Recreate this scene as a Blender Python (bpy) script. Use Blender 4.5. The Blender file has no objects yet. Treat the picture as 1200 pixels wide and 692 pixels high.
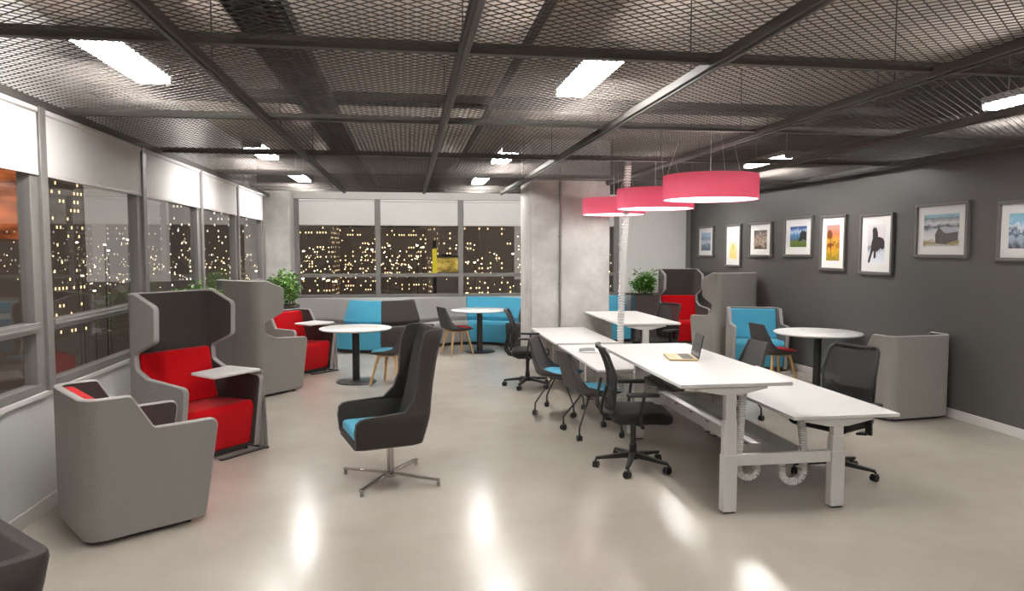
import bpy, bmesh, math, random
from mathutils import Vector, Matrix
from math import sin, cos, pi, radians as R
random.seed(7)
SC = bpy.context.scene
COL = SC.collection

# ------------------------------------------------------------------ materials
def lin(c):
    c /= 255.0
    return c / 12.92 if c <= .04045 else ((c + .055) / 1.055) ** 2.4
def rgb(r, g, b): return (lin(r), lin(g), lin(b), 1)

def base_mat(name):
    m = bpy.data.materials.new(name); m.use_nodes = True
    nt = m.node_tree; nt.nodes.clear()
    out = nt.nodes.new('ShaderNodeOutputMaterial')
    return m, nt, out
def N(nt, t, **kw):
    n = nt.nodes.new(t)
    for k, v in kw.items():
        if k in n.inputs: n.inputs[k].default_value = v
        else: setattr(n, k, v)
    return n
def L(nt, a, b): nt.links.new(a, b)

def mat(name, col, rough=.5, metal=0, spec=.5, bump=0, bscale=200, var=0, vscale=60, coat=0, sheen=0):
    m, nt, out = base_mat(name)
    p = N(nt, 'ShaderNodeBsdfPrincipled', Roughness=rough, Metallic=metal)
    p.inputs['Base Color'].default_value = col
    p.inputs['Specular IOR Level'].default_value = spec
    if coat: p.inputs['Coat Weight'].default_value = coat; p.inputs['Coat Roughness'].default_value = .1
    if sheen: p.inputs['Sheen Weight'].default_value = sheen
    L(nt, p.outputs[0], out.inputs[0])
    if bump or var:
        tc = N(nt, 'ShaderNodeTexCoord')
    if var:
        no = N(nt, 'ShaderNodeTexNoise', Scale=vscale, Detail=3.0)
        L(nt, tc.outputs['Object'], no.inputs['Vector'])
        hs = N(nt, 'ShaderNodeMapRange'); hs.inputs['From Min'].default_value = .3; hs.inputs['From Max'].default_value = .7
        hs.inputs['To Min'].default_value = 1 - var; hs.inputs['To Max'].default_value = 1 + var
        L(nt, no.outputs[0], hs.inputs[0])
        mx = N(nt, 'ShaderNodeVectorMath', operation='MULTIPLY'); mx.inputs[0].default_value = col[:3]
        L(nt, hs.outputs[0], mx.inputs[1]); L(nt, mx.outputs[0], p.inputs['Base Color'])
    if bump:
        nb = N(nt, 'ShaderNodeTexNoise', Scale=bscale, Detail=2.0)
        L(nt, tc.outputs['Object'], nb.inputs['Vector'])
        b = N(nt, 'ShaderNodeBump', Strength=bump, Distance=.004)
        L(nt, nb.outputs[0], b.inputs['Height']); L(nt, b.outputs[0], p.inputs['Normal'])
    return m
def fabric(name, col): return mat(name, col, .9, 0, .15, .25, 260, .13, 170, 0, .12)
def emit(name, col, s):
    m, nt, out = base_mat(name)
    e = N(nt, 'ShaderNodeEmission', Strength=s); e.inputs[0].default_value = col
    L(nt, e.outputs[0], out.inputs[0]); return m

M = {}
M['pod_grey'] = fabric('pod grey wool', rgb(140, 136, 132))
M['piping'] = fabric('light grey piping', rgb(158, 155, 152))
M['charcoal'] = fabric('charcoal wool', rgb(66, 61, 59))
M['dark'] = fabric('dark brown grey wool', rgb(54, 50, 48))
M['red'] = fabric('red wool', rgb(192, 6, 18))
M['blue'] = fabric('turquoise wool', rgb(80, 164, 194))
M['bench_grey'] = fabric('bench grey wool', rgb(152, 149, 147))
M['shell'] = mat('charcoal shell', rgb(66, 63, 63), .6)
M['black'] = mat('black plastic', rgb(30, 29, 29), .42)
M['blackfab'] = fabric('black seat fabric', rgb(42, 39, 38))
M['castor'] = mat('castor black', rgb(22, 22, 22), .35)
M['dmetal'] = mat('dark metal', rgb(60, 59, 59), .35, .6)
M['tpole'] = mat('table pole dark', rgb(52, 51, 51), .4, .3)
M['chrome'] = mat('chrome', rgb(205, 200, 195), .14, 1)
M['steel'] = mat('brushed steel', rgb(160, 158, 155), .35, .9)
M['wood'] = mat('beech', rgb(216, 178, 124), .45, var=.08, vscale=12)
M['white'] = mat('white laminate', rgb(232, 230, 227), .28)
M['whiteedge'] = mat('white painted steel', rgb(222, 219, 215), .38)
M['tray'] = mat('cable tray steel', rgb(190, 188, 184), .3, .35)
M['whitewall'] = mat('white wall', rgb(214, 213, 211), .7)
M['skirt'] = mat('skirting white', rgb(216, 212, 208), .45)
M['frame'] = mat('window frame grey', rgb(138, 135, 132), .42, .25)
M['blind'] = mat('roller blind fabric', rgb(228, 226, 223), .85, bump=.1, bscale=400)
M['mesh'] = mat('ceiling mesh steel', rgb(78, 73, 70), .75, 0, .2)
M['beam'] = mat('ceiling beam', rgb(84, 81, 77), .6, .1)
M['slab'] = mat('slab', rgb(172, 161, 152), .85, var=.1, vscale=3)
M['traydark'] = mat('dark cable tray', rgb(50, 48, 46), .5, .2)
M['fix'] = mat('fixture housing', rgb(200, 200, 198), .5)
M['lamp'] = emit('fluorescent', (1, .975, .94, 1), 86)
M['diff'] = emit('pendant diffuser', (1, .96, .93, 1), 4.6)
M['wire'] = mat('steel wire', rgb(190, 188, 185), .3, .7)
M['planter'] = mat('planter dark', rgb(72, 66, 64), .3)
M['soil'] = mat('soil', rgb(46, 36, 30), .9)
M['leaf'] = mat('leaf', rgb(112, 160, 72), .45, var=.45, vscale=9)
M['leaf2'] = mat('dark leaf', rgb(92, 146, 62), .4, var=.45, vscale=9)
M['stem'] = mat('stem', rgb(92, 82, 50), .7)
M['pframe'] = mat('picture frame', rgb(112, 110, 107), .35, .3)
M['pmat'] = mat('passe partout', rgb(234, 232, 230), .6)
M['paper'] = mat('paper', rgb(238, 236, 233), .6)
M['gold'] = mat('pale gold aluminium', rgb(214, 190, 140), .3, .5)
M['keys'] = mat('keys', rgb(96, 92, 84), .5)
M['screen'] = mat('dark screen', rgb(34, 33, 34), .12)
M['plaster'] = mat('plaster', rgb(200, 198, 195), .8)

def m_wall():
    return mat('dark grey wall paint', rgb(86, 84, 82), .42, var=.03, vscale=2)
M['darkwall'] = m_wall()
def m_concrete():
    m, nt, out = base_mat('cast concrete')
    p = N(nt, 'ShaderNodeBsdfPrincipled', Roughness=.75)
    tc = N(nt, 'ShaderNodeTexCoord')
    n1 = N(nt, 'ShaderNodeTexNoise', Scale=2.2, Detail=8.0, Roughness=.65)
    L(nt, tc.outputs['Object'], n1.inputs['Vector'])
    r = N(nt, 'ShaderNodeValToRGB'); e = r.color_ramp.elements
    e[0].position = .3; e[0].color = rgb(172, 169, 165); e[1].position = .68; e[1].color = rgb(212, 209, 205)
    L(nt, n1.outputs[0], r.inputs[0]); L(nt, r.outputs[0], p.inputs['Base Color'])
    b = N(nt, 'ShaderNodeBump', Strength=.2, Distance=.01); L(nt, n1.outputs[0], b.inputs['Height']); L(nt, b.outputs[0], p.inputs['Normal'])
    L(nt, p.outputs[0], out.inputs[0]); return m
M['concrete'] = m_concrete()
def m_floor():
    m, nt, out = base_mat('polished resin floor')
    p = N(nt, 'ShaderNodeBsdfPrincipled', Roughness=.2)
    tc = N(nt, 'ShaderNodeTexCoord')
    n1 = N(nt, 'ShaderNodeTexNoise', Scale=.7, Detail=7.0, Roughness=.6)
    n2 = N(nt, 'ShaderNodeTexNoise', Scale=9.0, Detail=5.0)
    L(nt, tc.outputs['Object'], n1.inputs['Vector']); L(nt, tc.outputs['Object'], n2.inputs['Vector'])
    r = N(nt, 'ShaderNodeValToRGB'); e = r.color_ramp.elements
    e[0].position = .3; e[0].color = rgb(164, 155, 145); e[1].position = .7; e[1].color = rgb(182, 174, 164)
    L(nt, n1.outputs[0], r.inputs[0]); L(nt, r.outputs[0], p.inputs['Base Color'])
    rr = N(nt, 'ShaderNodeMapRange'); rr.inputs['From Min'].default_value = .35; rr.inputs['From Max'].default_value = .65
    rr.inputs['To Min'].default_value = .18; rr.inputs['To Max'].default_value = .25
    L(nt, n1.outputs[0], rr.inputs[0]); L(nt, rr.outputs[0], p.inputs['Roughness'])
    b = N(nt, 'ShaderNodeBump', Strength=.03, Distance=.01); L(nt, n2.outputs[0], b.inputs['Height']); L(nt, b.outputs[0], p.inputs['Normal'])
    p.inputs['Specular IOR Level'].default_value = .6
    L(nt, p.outputs[0], out.inputs[0]); return m
M['floor'] = m_floor()
def m_glass():
    m, nt, out = base_mat('window glass')
    t = N(nt, 'ShaderNodeBsdfTransparent'); t.inputs[0].default_value = (.97, .97, .97, 1)
    g = N(nt, 'ShaderNodeBsdfGlossy', Roughness=.0); g.inputs[0].default_value = (.95, .95, .95, 1)
    f = N(nt, 'ShaderNodeFresnel'); ge = N(nt, 'ShaderNodeNewGeometry'); ir = N(nt, 'ShaderNodeMapRange')
    ir.inputs['To Min'].default_value = 1.55; ir.inputs['To Max'].default_value = 1 / 1.55
    L(nt, ge.outputs['Backfacing'], ir.inputs[0]); L(nt, ir.outputs[0], f.inputs['IOR'])
    mx = N(nt, 'ShaderNodeMixShader'); L(nt, f.outputs[0], mx.inputs[0]); L(nt, t.outputs[0], mx.inputs[1]); L(nt, g.outputs[0], mx.inputs[2])
    L(nt, mx.outputs[0], out.inputs[0]); return m
M['glass'] = m_glass()
def m_net():
    m, nt, out = base_mat('black chair netting')
    t = N(nt, 'ShaderNodeBsdfTransparent')
    p = N(nt, 'ShaderNodeBsdfPrincipled', Roughness=.7); p.inputs['Base Color'].default_value = rgb(44, 43, 43)
    mx = N(nt, 'ShaderNodeMixShader'); mx.inputs[0].default_value = .70
    L(nt, t.outputs[0], mx.inputs[1]); L(nt, p.outputs[0], mx.inputs[2]); L(nt, mx.outputs[0], out.inputs[0]); return m
M['net'] = m_net()
def m_shade():
    m, nt, out = base_mat('red lamp shade fabric')
    d = N(nt, 'ShaderNodeBsdfDiffuse'); d.inputs[0].default_value = rgb(236, 150, 172)
    t = N(nt, 'ShaderNodeBsdfTranslucent'); t.inputs[0].default_value = rgb(248, 158, 180)
    mx = N(nt, 'ShaderNodeMixShader'); mx.inputs[0].default_value = .45
    L(nt, d.outputs[0], mx.inputs[1]); L(nt, t.outputs[0], mx.inputs[2]); L(nt, mx.outputs[0], out.inputs[0]); return m
M['shade'] = m_shade()

# ------------------------------------------------------------------ mesh helper
class MB:
    def __init__(s): s.v = []; s.f = []
    def add(s, vs, fs):
        b = len(s.v); s.v += [tuple(v) for v in vs]; s.f += [tuple(b + i for i in f) for f in fs]; return s
    def box(s, c, d, rz=0, ry=0, rx=0):
        m = Matrix.Translation(c) @ Matrix.Rotation(rz, 4, 'Z') @ Matrix.Rotation(ry, 4, 'Y') @ Matrix.Rotation(rx, 4, 'X')
        h = [x / 2 for x in d]
        vs = [m @ Vector((sx * h[0], sy * h[1], sz * h[2])) for sx in (-1, 1) for sy in (-1, 1) for sz in (-1, 1)]
        return s.add(vs, [(0, 1, 3, 2), (4, 6, 7, 5), (0, 4, 5, 1), (2, 3, 7, 6), (0, 2, 6, 4), (1, 5, 7, 3)])
    def bb(s, x0, x1, y0, y1, z0, z1): return s.box(((x0 + x1) / 2, (y0 + y1) / 2, (z0 + z1) / 2), (x1 - x0, y1 - y0, z1 - z0))
    def bar(s, a, b, w, h, w2=None, h2=None):
        a = Vector(a); b = Vector(b); d = (b - a).normalized()
        up = Vector((0, 0, 1)) if abs(d.z) < .95 else Vector((1, 0, 0))
        sx = d.cross(up).normalized(); sy = sx.cross(d).normalized()
        w2 = w if w2 is None else w2; h2 = h if h2 is None else h2
        vs = []
        for p, ww, hh in ((a, w, h), (b, w2, h2)):
            for i, j in ((-1, -1), (1, -1), (1, 1), (-1, 1)): vs.append(p + sx * (i * ww / 2) + sy * (j * hh / 2))
        return s.add(vs, [(3, 2, 1, 0), (4, 5, 6, 7), (0, 1, 5, 4), (1, 2, 6, 5), (2, 3, 7, 6), (3, 0, 4, 7)])
    def loft(s, rings, closed=True, caps=True):
        n = len(rings[0]); vs = [p for r in rings for p in r]; fs = []
        for k in range(len(rings) - 1):
            for i in range(n if closed else n - 1):
                j = (i + 1) % n; fs.append((k * n + i, k * n + j, (k + 1) * n + j, (k + 1) * n + i))
        if caps and closed: fs += [tuple(range(n - 1, -1, -1)), tuple(range((len(rings) - 1) * n, len(rings) * n))]
        return s.add(vs, fs)
    def tube(s, pts, r, n=8, radii=None):
        pts = [Vector(p) for p in pts]; rings = []
        d0 = (pts[1] - pts[0]).normalized(); up = Vector((0, 0, 1)) if abs(d0.z) < .9 else Vector((1, 0, 0))
        x = d0.cross(up).normalized()
        for i, p in enumerate(pts):
            a = pts[max(i - 1, 0)]; b = pts[min(i + 1, len(pts) - 1)]; d = (b - a).normalized()
            x = (x - d * x.dot(d)).normalized(); y = d.cross(x); rr = radii[i] if radii else r
            rings.append([p + x * (rr * cos(t)) + y * (rr * sin(t)) for t in (2 * pi * k / n for k in range(n))])
        return s.loft(rings)
    def lathe(s, prof, n=32, c=(0, 0, 0)):
        rings = [[(c[0] + r * cos(2 * pi * k / n), c[1] + r * sin(2 * pi * k / n), c[2] + z) for k in range(n)] for r, z in prof]
        return s.loft(rings)
    def prism(s, poly, f0, f1):
        n = len(poly); vs = [f0(*p) for p in poly] + [f1(*p) for p in poly]
        fs = [(i, (i + 1) % n, n + (i + 1) % n, n + i) for i in range(n)] + [tuple(range(n - 1, -1, -1)), tuple(range(n, 2 * n))]
        return s.add(vs, fs)
    def cyl(s, a, b, r, n=12, r2=None): return s.tube([a, b], r, n, [r, r if r2 is None else r2])
    def build(s, name, m, parent=None, smooth=0, bevel=0, seg=2, sub=0):
        me = bpy.data.meshes.new(name); me.from_pydata([tuple(v) for v in s.v], [], s.f)
        bm = bmesh.new(); bm.from_mesh(me); bmesh.ops.recalc_face_normals(bm, faces=bm.faces); bm.to_mesh(me); bm.free()
        me.materials.append(M[m] if isinstance(m, str) else m)
        if smooth:
            for p in me.polygons: p.use_smooth = True
            me.set_sharp_from_angle(angle=R(smooth))
        o = bpy.data.objects.new(name, me); COL.objects.link(o)
        if parent is not None: o.parent = parent
        if bevel:
            b = o.modifiers.new('bevel', 'BEVEL'); b.width = bevel; b.segments = seg; b.limit_method = 'ANGLE'; b.angle_limit = R(35)
            b.harden_normals = False
            if not smooth:
                for p in me.polygons: p.use_smooth = True
                me.set_sharp_from_angle(angle=R(50))
        if sub:
            q = o.modifiers.new('sub', 'SUBSURF'); q.levels = sub; q.render_levels = sub
        return o

def thing(name, label, cat, loc=(0, 0, 0), rz=0, group=None):
    o = bpy.data.objects.new(name, None); COL.objects.link(o); o.empty_display_size = .1
    o.location = loc; o.rotation_euler = (0, 0, rz); o['label'] = label; o['category'] = cat
    if group: o['group'] = group
    return o
def tag(o, label, cat, group=None):
    o['label'] = label; o['category'] = cat
    if group: o['group'] = group
    return o
def struct(o, label=None, cat=None):
    o['kind'] = 'structure'
    if label: o['label'] = label
    if cat: o['category'] = cat
    return o
def sempty(name, label, cat):
    o = bpy.data.objects.new(name, None); COL.objects.link(o); return struct(o, label, cat)
def dup(root, loc, rz, label, group=None):
    r = root.copy(); COL.objects.link(r); r.location = loc; r.rotation_euler = (0, 0, rz); r['label'] = label
    if group: r['group'] = group
    for ch in list(root.children):
        c = ch.copy(); COL.objects.link(c); c.parent = r
        for g in list(ch.children):
            d = g.copy(); COL.objects.link(d); d.parent = c
    return r

def fillet(poly, radii, n=5):
    out = []; k = len(poly)
    for i, p in enumerate(poly):
        r = radii[i] if isinstance(radii, (list, tuple)) else radii
        p = Vector(p); a = Vector(poly[i - 1]) - p; b = Vector(poly[(i + 1) % k]) - p
        if r <= 0: out.append(tuple(p)); continue
        la, lb = a.length, b.length; a.normalize(); b.normalize()
        ang = a.angle(b); t = min(r / max(math.tan(ang / 2), 1e-6), la * .48, lb * .48)
        p0 = p + a * t; p1 = p + b * t
        for j in range(n + 1):
            s = j / n
            q = p0 * (1 - s) ** 2 + p * 2 * s * (1 - s) + p1 * s * s; out.append(tuple(q))
    return out
def rrect(w, d, r, n=5): return fillet([(-w / 2, -d / 2), (w / 2, -d / 2), (w / 2, d / 2), (-w / 2, d / 2)], r, n)

# U-shaped shell lofted through heights: level = (z, front x, rear x, half width, thickness, corner radius)
def ushell(mb, levels, nc=5):
    rings = []
    for z, vf, vr, w, t, r in levels:
        def path(off):
            ww = w - off; rr = max(r - off, .004); v0 = vr + off; pts = [(vf, -ww)]
            mid = v0 + rr
            for j in range(1, 4): pts.append((vf + (mid - vf) * j / 4, -ww))
            for j in range(nc + 1):
                a = -pi / 2 - (pi / 2) * j / nc; pts.append((v0 + rr + rr * cos(a), -(ww - rr) + rr * sin(a)))
            pts += [(v0, -(ww - rr) / 3), (v0, (ww - rr) / 3)]
            for j in range(nc + 1):
                a = pi - (pi / 2) * j / nc; pts.append((v0 + rr + rr * cos(a), (ww - rr) + rr * sin(a)))
            for j in range(3, 0, -1): pts.append((vf + (mid - vf) * j / 4, ww))
            pts.append((vf, ww)); return pts
        o = path(0); i = path(t)
        rings.append([(x, y, z) for x, y in o] + [(x, y, z) for x, y in reversed(i)])
    n = len(rings[0]); h = n // 2; vs = [p for r in rings for p in r]; fs = []
    for k in range(len(rings) - 1):
        for i in range(n):
            j = (i + 1) % n; fs.append((k * n + i, k * n + j, (k + 1) * n + j, (k + 1) * n + i))
    for k in (0, len(rings) - 1):
        for i in range(h - 1): fs.append((k * n + i, k * n + i + 1, k * n + n - 2 - i, k * n + n - 1 - i))
    return mb.add(vs, fs)

# ------------------------------------------------------------------ room shell
XL, XR, YF, YB, ZC = -2.49, 5.79, 14.05, -4.2, 2.80
struct(MB().bb(XL - .2, XR + .2, YB - .2, YF + .2, -.12, 0).build('floor', 'floor'), 'polished beige resin floor', 'floor')
struct(MB().bb(XL - .2, XR + .2, YB - .2, YF + .2, 3.42, 3.55).build('ceiling', 'slab'), 'taupe concrete slab above the steel mesh ceiling', 'ceiling')
struct(MB().bb(XR, XR + .2, YB, YF + .2, 0, 3.42).build('wall_right', 'darkwall'), 'dark grey wall with the row of framed pictures', 'wall')
struct(MB().bb(XL - .2, XR + .2, YB - .2, YB, 0, 3.42).build('wall_front', 'whitewall'), 'white wall behind the camera', 'wall')
ZS = .83
struct(MB().bb(XL - .2, XL, YB, YF, 0, ZS - .04).build('wall_left', 'whitewall'), 'low white wall under the left windows', 'wall')
struct(MB().bb(XL - .2, XR, YF, YF + .2, 0, .88).build('wall_back', 'whitewall'), 'low wall under the far windows', 'wall')
struct(MB().bb(XL - .14, XL + .015, YB, 13.0, ZS - .04, ZS).build('trim_1', 'skirt', bevel=.004), 'white window sill along the left wall', 'sill')
struct(MB().bb(XL + .0, XL + .014, YB, YF, 0, .10).build('baseboard_left', 'skirt', bevel=.003), 'white baseboard on the left wall', 'baseboard')
struct(MB().bb(XR - .014, XR, YB, YF, 0, .095).build('baseboard_right', 'skirt', bevel=.003), 'white baseboard under the dark wall', 'baseboard')
struct(MB().bb(XL - .2, XL + .0, YB, YF + .2, ZC - .03, 3.42).build('trim_2', 'plaster'), 'bulkhead above the left windows', 'trim')
struct(MB().bb(XL, XR, YF, YF + .2, ZC - .02, 3.42).build('trim_3', 'plaster'), 'bulkhead above the far windows', 'trim')
struct(MB().bb(XL, XR, 12.47, 12.50, ZC - .01, 3.42).build('trim_4', 'beam'), 'dark edge profile and added fascia where the mesh ceiling ends before the far windows', 'trim')  # plate carried up to the slab to hide the added cove lights
struct(MB().bb(XL, XL + .025, YB, YF, ZC - .035, ZC + .02).build('trim_5', 'beam'), 'dark edge profile of the mesh ceiling on the left', 'trim')
struct(MB().bb(XR - .025, XR, YB, YF, ZC - .02, ZC + .03).build('trim_6', 'beam'), 'dark edge profile of the mesh ceiling on the right', 'trim')
# concrete pillars
PX0, PX1, PY0, PY1 = 1.80, 2.99, 10.36, 11.36
struct(MB().bb(PX0, PX1, PY0, PY1, 0, 3.42).build('pillar', 'concrete', bevel=.008), 'wide raw concrete pillar in the middle of the room', 'pillar')
pc = MB().cyl((2.225, PY0 - .018, 0), (2.225, PY0 - .018, 3.0), .016, 12)
for z in (.6, 1.3, 2.0, 2.6): pc.box((2.225, PY0 - .012, z), (.055, .02, .02))
tag(pc.build('conduit', 'steel', None, 40), 'thin steel conduit running up the concrete pillar', 'pipe')
struct(MB().bb(XL - .19, -2.13, 13.45, YF - .02, 0, 3.42).build('column', 'concrete', bevel=.01), 'pale concrete column in the far left corner', 'column')

# ------------------------------------------------------------------ windows and blinds
YM = [-4.2, -2.27, -.36, 1.54, 3.44, 5.335, 7.23, 9.135, 11.02, 12.92]
wn = 0
def window_left(y0, y1, label):
    global wn; wn += 1
    w = sempty('window_%d' % wn, label, 'window')
    f = MB(); X0, X1 = XL - .10, XL + .03
    f.bb(X0, X1, y1 - .045, y1 + .045, ZS, ZC - .03)
    f.bb(X0 + .02, X1 - .025, y0 + .045, y0 + .10, ZS, ZC - .03); f.bb(X0 + .02, X1 - .025, y1 - .15, y1 - .045, ZS, ZC - .03)
    f.bb(X0 + .02, X1 - .02, y0 + .10, y1 - .10, ZS, ZS + .06); f.bb(X0 + .02, X1 - .02, y0 + .10, y1 - .10, ZC - .10, ZC - .03)
    f.build('window_frame', 'frame', w, bevel=.004)
    r = MB().bb(X0 + .015, X1 - .015, y0 + .10, y1 - .10, 1.24, 1.31).bb(X1 - .03, X1 - .005, y0 + .10, y1 - .10, 1.265, 1.285)
    r.build('window_rail', 'frame', w, bevel=.004)
    MB().bb(X0 + .06, X0 + .066, y0 + .10, y1 - .10, ZS + .06, ZC - .10).build('window_pane', 'glass', w)
    return w
LN = ['behind the camera']*4
left_lab = {4: 'left wall window nearest the camera, with orange light outside', 5: 'left wall window beside the high red armchair', 6: 'left wall window behind the near plant',
            7: 'narrow looking left wall window behind the grey high armchair', 8: 'last left wall window next to the concrete column'}
for i in range(len(YM) - 1):
    window_left(YM[i], YM[i + 1], left_lab.get(i, 'left wall window out of view near the camera'))
def blind(name_label, axis, a0, a1, zb, zt, p):
    b = thing('roller_blind', name_label, 'blind', ((p, (a0 + a1) / 2, zb) if axis == 'y' else ((a0 + a1) / 2, p, zb)), 0, 'white roller blinds')
    w = (a1 - a0); h = zt - zb
    S = (lambda d, w, z: (d, w, z)) if axis == 'y' else (lambda d, w, z: (w, d, z))
    MB().box((0, 0, h / 2), S(.004, w, h)).build('blind_fabric', 'blind', b)
    MB().box((0, 0, .012), S(.012, w, .026)).build('bottom_bar', 'skirt', b, bevel=.003)
    sg = 1 if axis == 'y' else -1
    off = S(sg * .004, 0, h - .02)
    MB().box(off, S(.03, w, .04)).build('blind_cassette', 'blind', b, bevel=.012)
    return b
bl = {4: 'white roller blind at the left edge, nearest the camera', 5: 'white roller blind above the high red armchair', 6: 'third white roller blind along the left wall',
      7: 'fourth white roller blind along the left wall', 8: 'last white roller blind on the left wall, beside the column'}
for i in range(3, len(YM) - 1):
    blind(bl.get(i, 'white roller blind of the left window before the visible ones'), 'y', YM[i] + .05, YM[i + 1] - .05, 2.305, ZC - .035, XL + .012)
XM = [-2.10, -.575, 1.03, 2.62, 4.19, 5.72]
far_lab = ['far window over the left blue bench', 'middle far window over the charcoal bench back', 'far window beside the concrete pillar', 'far window hidden behind the concrete pillar', 'far window with its blind fully closed']
ZF = .92
for i in range(5):
    wn += 1
    w = sempty('window_%d' % wn, far_lab[i], 'window'); x0, x1 = XM[i], XM[i + 1]; f = MB(); Y0, Y1 = YF - .005, YF + .10
    f.bb(x1 - .05, x1 + .05, Y0, Y1, ZF - .04, ZC - .02)
    if i == 0: f.bb(x0 - .06, x0 + .05, Y0, Y1, ZF - .04, ZC - .02)
    f.bb(x0 + .05, x1 - .05, Y0 + .01, Y1, ZF - .04, ZF + .02); f.bb(x0 + .05, x1 - .05, Y0 + .01, Y1, ZC - .07, ZC - .02)
    f.build('window_frame', 'frame', w, bevel=.004)
    MB().bb(x0 + .05, x1 - .05, Y0 + .01, Y1, 1.275, 1.345).build('window_rail', 'frame', w, bevel=.004)
    MB().bb(x0 + .05, x1 - .05, Y0 + .06, Y0 + .066, ZF + .02, ZC - .07).build('window_pane', 'glass', w)
    nm = ['white roller blind over the left far window', 'white roller blind over the middle far window', 'white roller blind on the far wall beside the concrete pillar',
          'white roller blind on the far wall behind the concrete pillar', 'white roller blind pulled fully down right of the concrete pillar'][i]
    blind(nm, 'x', x0 + .055, x1 - .055, 2.27 if i < 4 else ZF, ZC - .035, YF - .02)
struct(MB().bb(5.72 + .05, XR, YF - .02, YF + .1, 0, ZC).build('trim_7', 'pframe'), 'dark corner profile beside the closed blind', 'trim')

# ------------------------------------------------------------------ mesh ceiling
BX = [-1.06, .285, 1.63, 2.95, 4.29, 5.63]; CYs = [-2.42, -.38, 1.66, 3.70, 5.76, 7.81, 9.85, 11.88]
def mesh_panel(w, d):
    mb = MB(); a, b = .078, .064; zt, zb = .0016, -.0016
    ny = int(round(d / b)); nx = int(round(w / a)); a = w / nx; b = d / ny; tk = .0026
    for j in range(ny):
        for i in range(nx):
            x = -w / 2 + (i + .5) * a; y = -d / 2 + (j + .5) * b
            for (p, q) in (((x - a / 2, y), (x, y + b / 2)), ((x, y + b / 2), (x + a / 2, y)), ((x + a / 2, y), (x, y - b / 2)), ((x, y - b / 2), (x - a / 2, y))):
                dx, dy = q[0] - p[0], q[1] - p[1]; l = math.hypot(dx, dy); nx_, ny_ = -dy / l * tk, dx / l * tk
                vs = []
                for (s_, z) in ((1, zt), (-1, zt), (-1, zb), (1, zb)):
                    vs.append((p[0] + nx_ * s_, p[1] + ny_ * s_, z)); 
                for (s_, z) in ((1, zt), (-1, zt), (-1, zb), (1, zb)):
                    vs.append((q[0] + nx_ * s_, q[1] + ny_ * s_, z))
                mb.add(vs, [(0, 1, 5, 4), (1, 2, 6, 5), (2, 3, 7, 6), (3, 0, 4, 7)])
    me = bpy.data.meshes.new('ceiling_mesh'); me.from_pydata(mb.v, [], mb.f); me.materials.append(M['mesh']); return me
xs = [XL + .02] + BX + [XR - .02]; ys = [YB] + CYs + [YF]
cache = {}
for i in range(len(xs) - 1):
    for j in range(len(ys) - 1):
        x0, x1, y0, y1 = xs[i], xs[i + 1], ys[j], ys[j + 1]
        if j == len(ys) - 2: y1 = 12.47
        w, d = x1 - x0, y1 - y0
        key = (round(w, 2), round(d, 2))
        if key not in cache: cache[key] = mesh_panel(w, d)
        o = bpy.data.objects.new('ceiling_mesh_panel', cache[key]); COL.objects.link(o)
        o.location = ((x0 + x1) / 2, (y0 + y1) / 2, ZC + .02); struct(o, 'expanded steel mesh panel of the ceiling', 'ceiling panel'); o['group'] = 'ceiling mesh panels'
for x in BX:
    b = MB().bb(x - .028, x + .028, YB, 12.47 if not (PX0 < x < PX1) else PY0, ZC - .03, ZC + .02)
    b.bb(x - .010, x + .010, YB, 12.47 if not (PX0 < x < PX1) else PY0, ZC - .045, ZC - .03)
    struct(b.build('ceiling_beam', 'beam', None, bevel=.004), 'long dark grey ceiling beam running toward the far windows', 'beam')['group'] = 'long ceiling beams'
for y in CYs:
    b = MB()
    if y == CYs[-1]:
        b.bb(XL, XR, y - .025, y + .025, ZC - .004, ZC + .05)
    else: b.bb(XL, XR, y - .025, y + .025, ZC - .004, ZC + .05)
    struct(b.build('ceiling_crossbar', 'beam', None, bevel=.003), 'dark crossbar of the mesh ceiling', 'beam')['group'] = 'ceiling crossbars'
# hangers above the mesh
hg = MB()
for x in BX:
    for y in CYs: hg.cyl((x + .03, y + .38, ZC + .02), (x + .03, y + .38, 3.42), .004, 5)
# seams of overlapping sheets
for x in (.615,): hg.bb(x - .018, x + .018, YB, 12.7, ZC + .04, ZC + .075)
struct(hg.build('ceiling_hangers', 'traydark'), 'thin hanger rods and joint strip above the mesh', 'hangers')
def tray(x0, x1, y0, y1, z, label):
    t = thing('cable_tray', label, 'cable tray', ((x0 + x1) / 2, (y0 + y1) / 2, z))
    w, d = x1 - x0, y1 - y0; mb = MB(); along_y = d > w
    ln, wd = (d, w) if along_y else (w, d)
    def bx(u0, u1, v0, v1, za, zb):
        if along_y: mb.bb(v0, v1, u0, u1, za, zb)
        else: mb.bb(u0, u1, v0, v1, za, zb)
    bx(-ln / 2, ln / 2, -wd / 2, -wd / 2 + .006, 0, .07); bx(-ln / 2, ln / 2, wd / 2 - .006, wd / 2, 0, .07)
    n = 4; e = wd / (2 * n + 1)
    for k in range(n + 1): bx(-ln / 2, ln / 2, -wd / 2 + e * 2 * k, -wd / 2 + e * (2 * k + 1), 0, .004)
    k = -ln / 2
    while k < ln / 2:
        bx(k, k + .045, -wd / 2, wd / 2, 0, .004); k += .07
    mb.build('tray', 'traydark', t)
    cb = MB()
    for q in range(4):
        v = -wd / 2 + wd * (q + .8) / 5
        pts = [(u, v + .008 * sin(u * 3 + q)) for u in [-ln / 2 + ln * s / 14 for s in range(15)]]
        cb.tube([((b_, a_, .02) if along_y else (a_, b_, .02)) for a_, b_ in pts], .012, 6)
    cb.build('cable', 'black', t, 40)
    return t
tray(-.82, -.55, YB, 12.5, 2.90, 'dark perforated cable tray above the mesh, running away from the camera')
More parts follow.
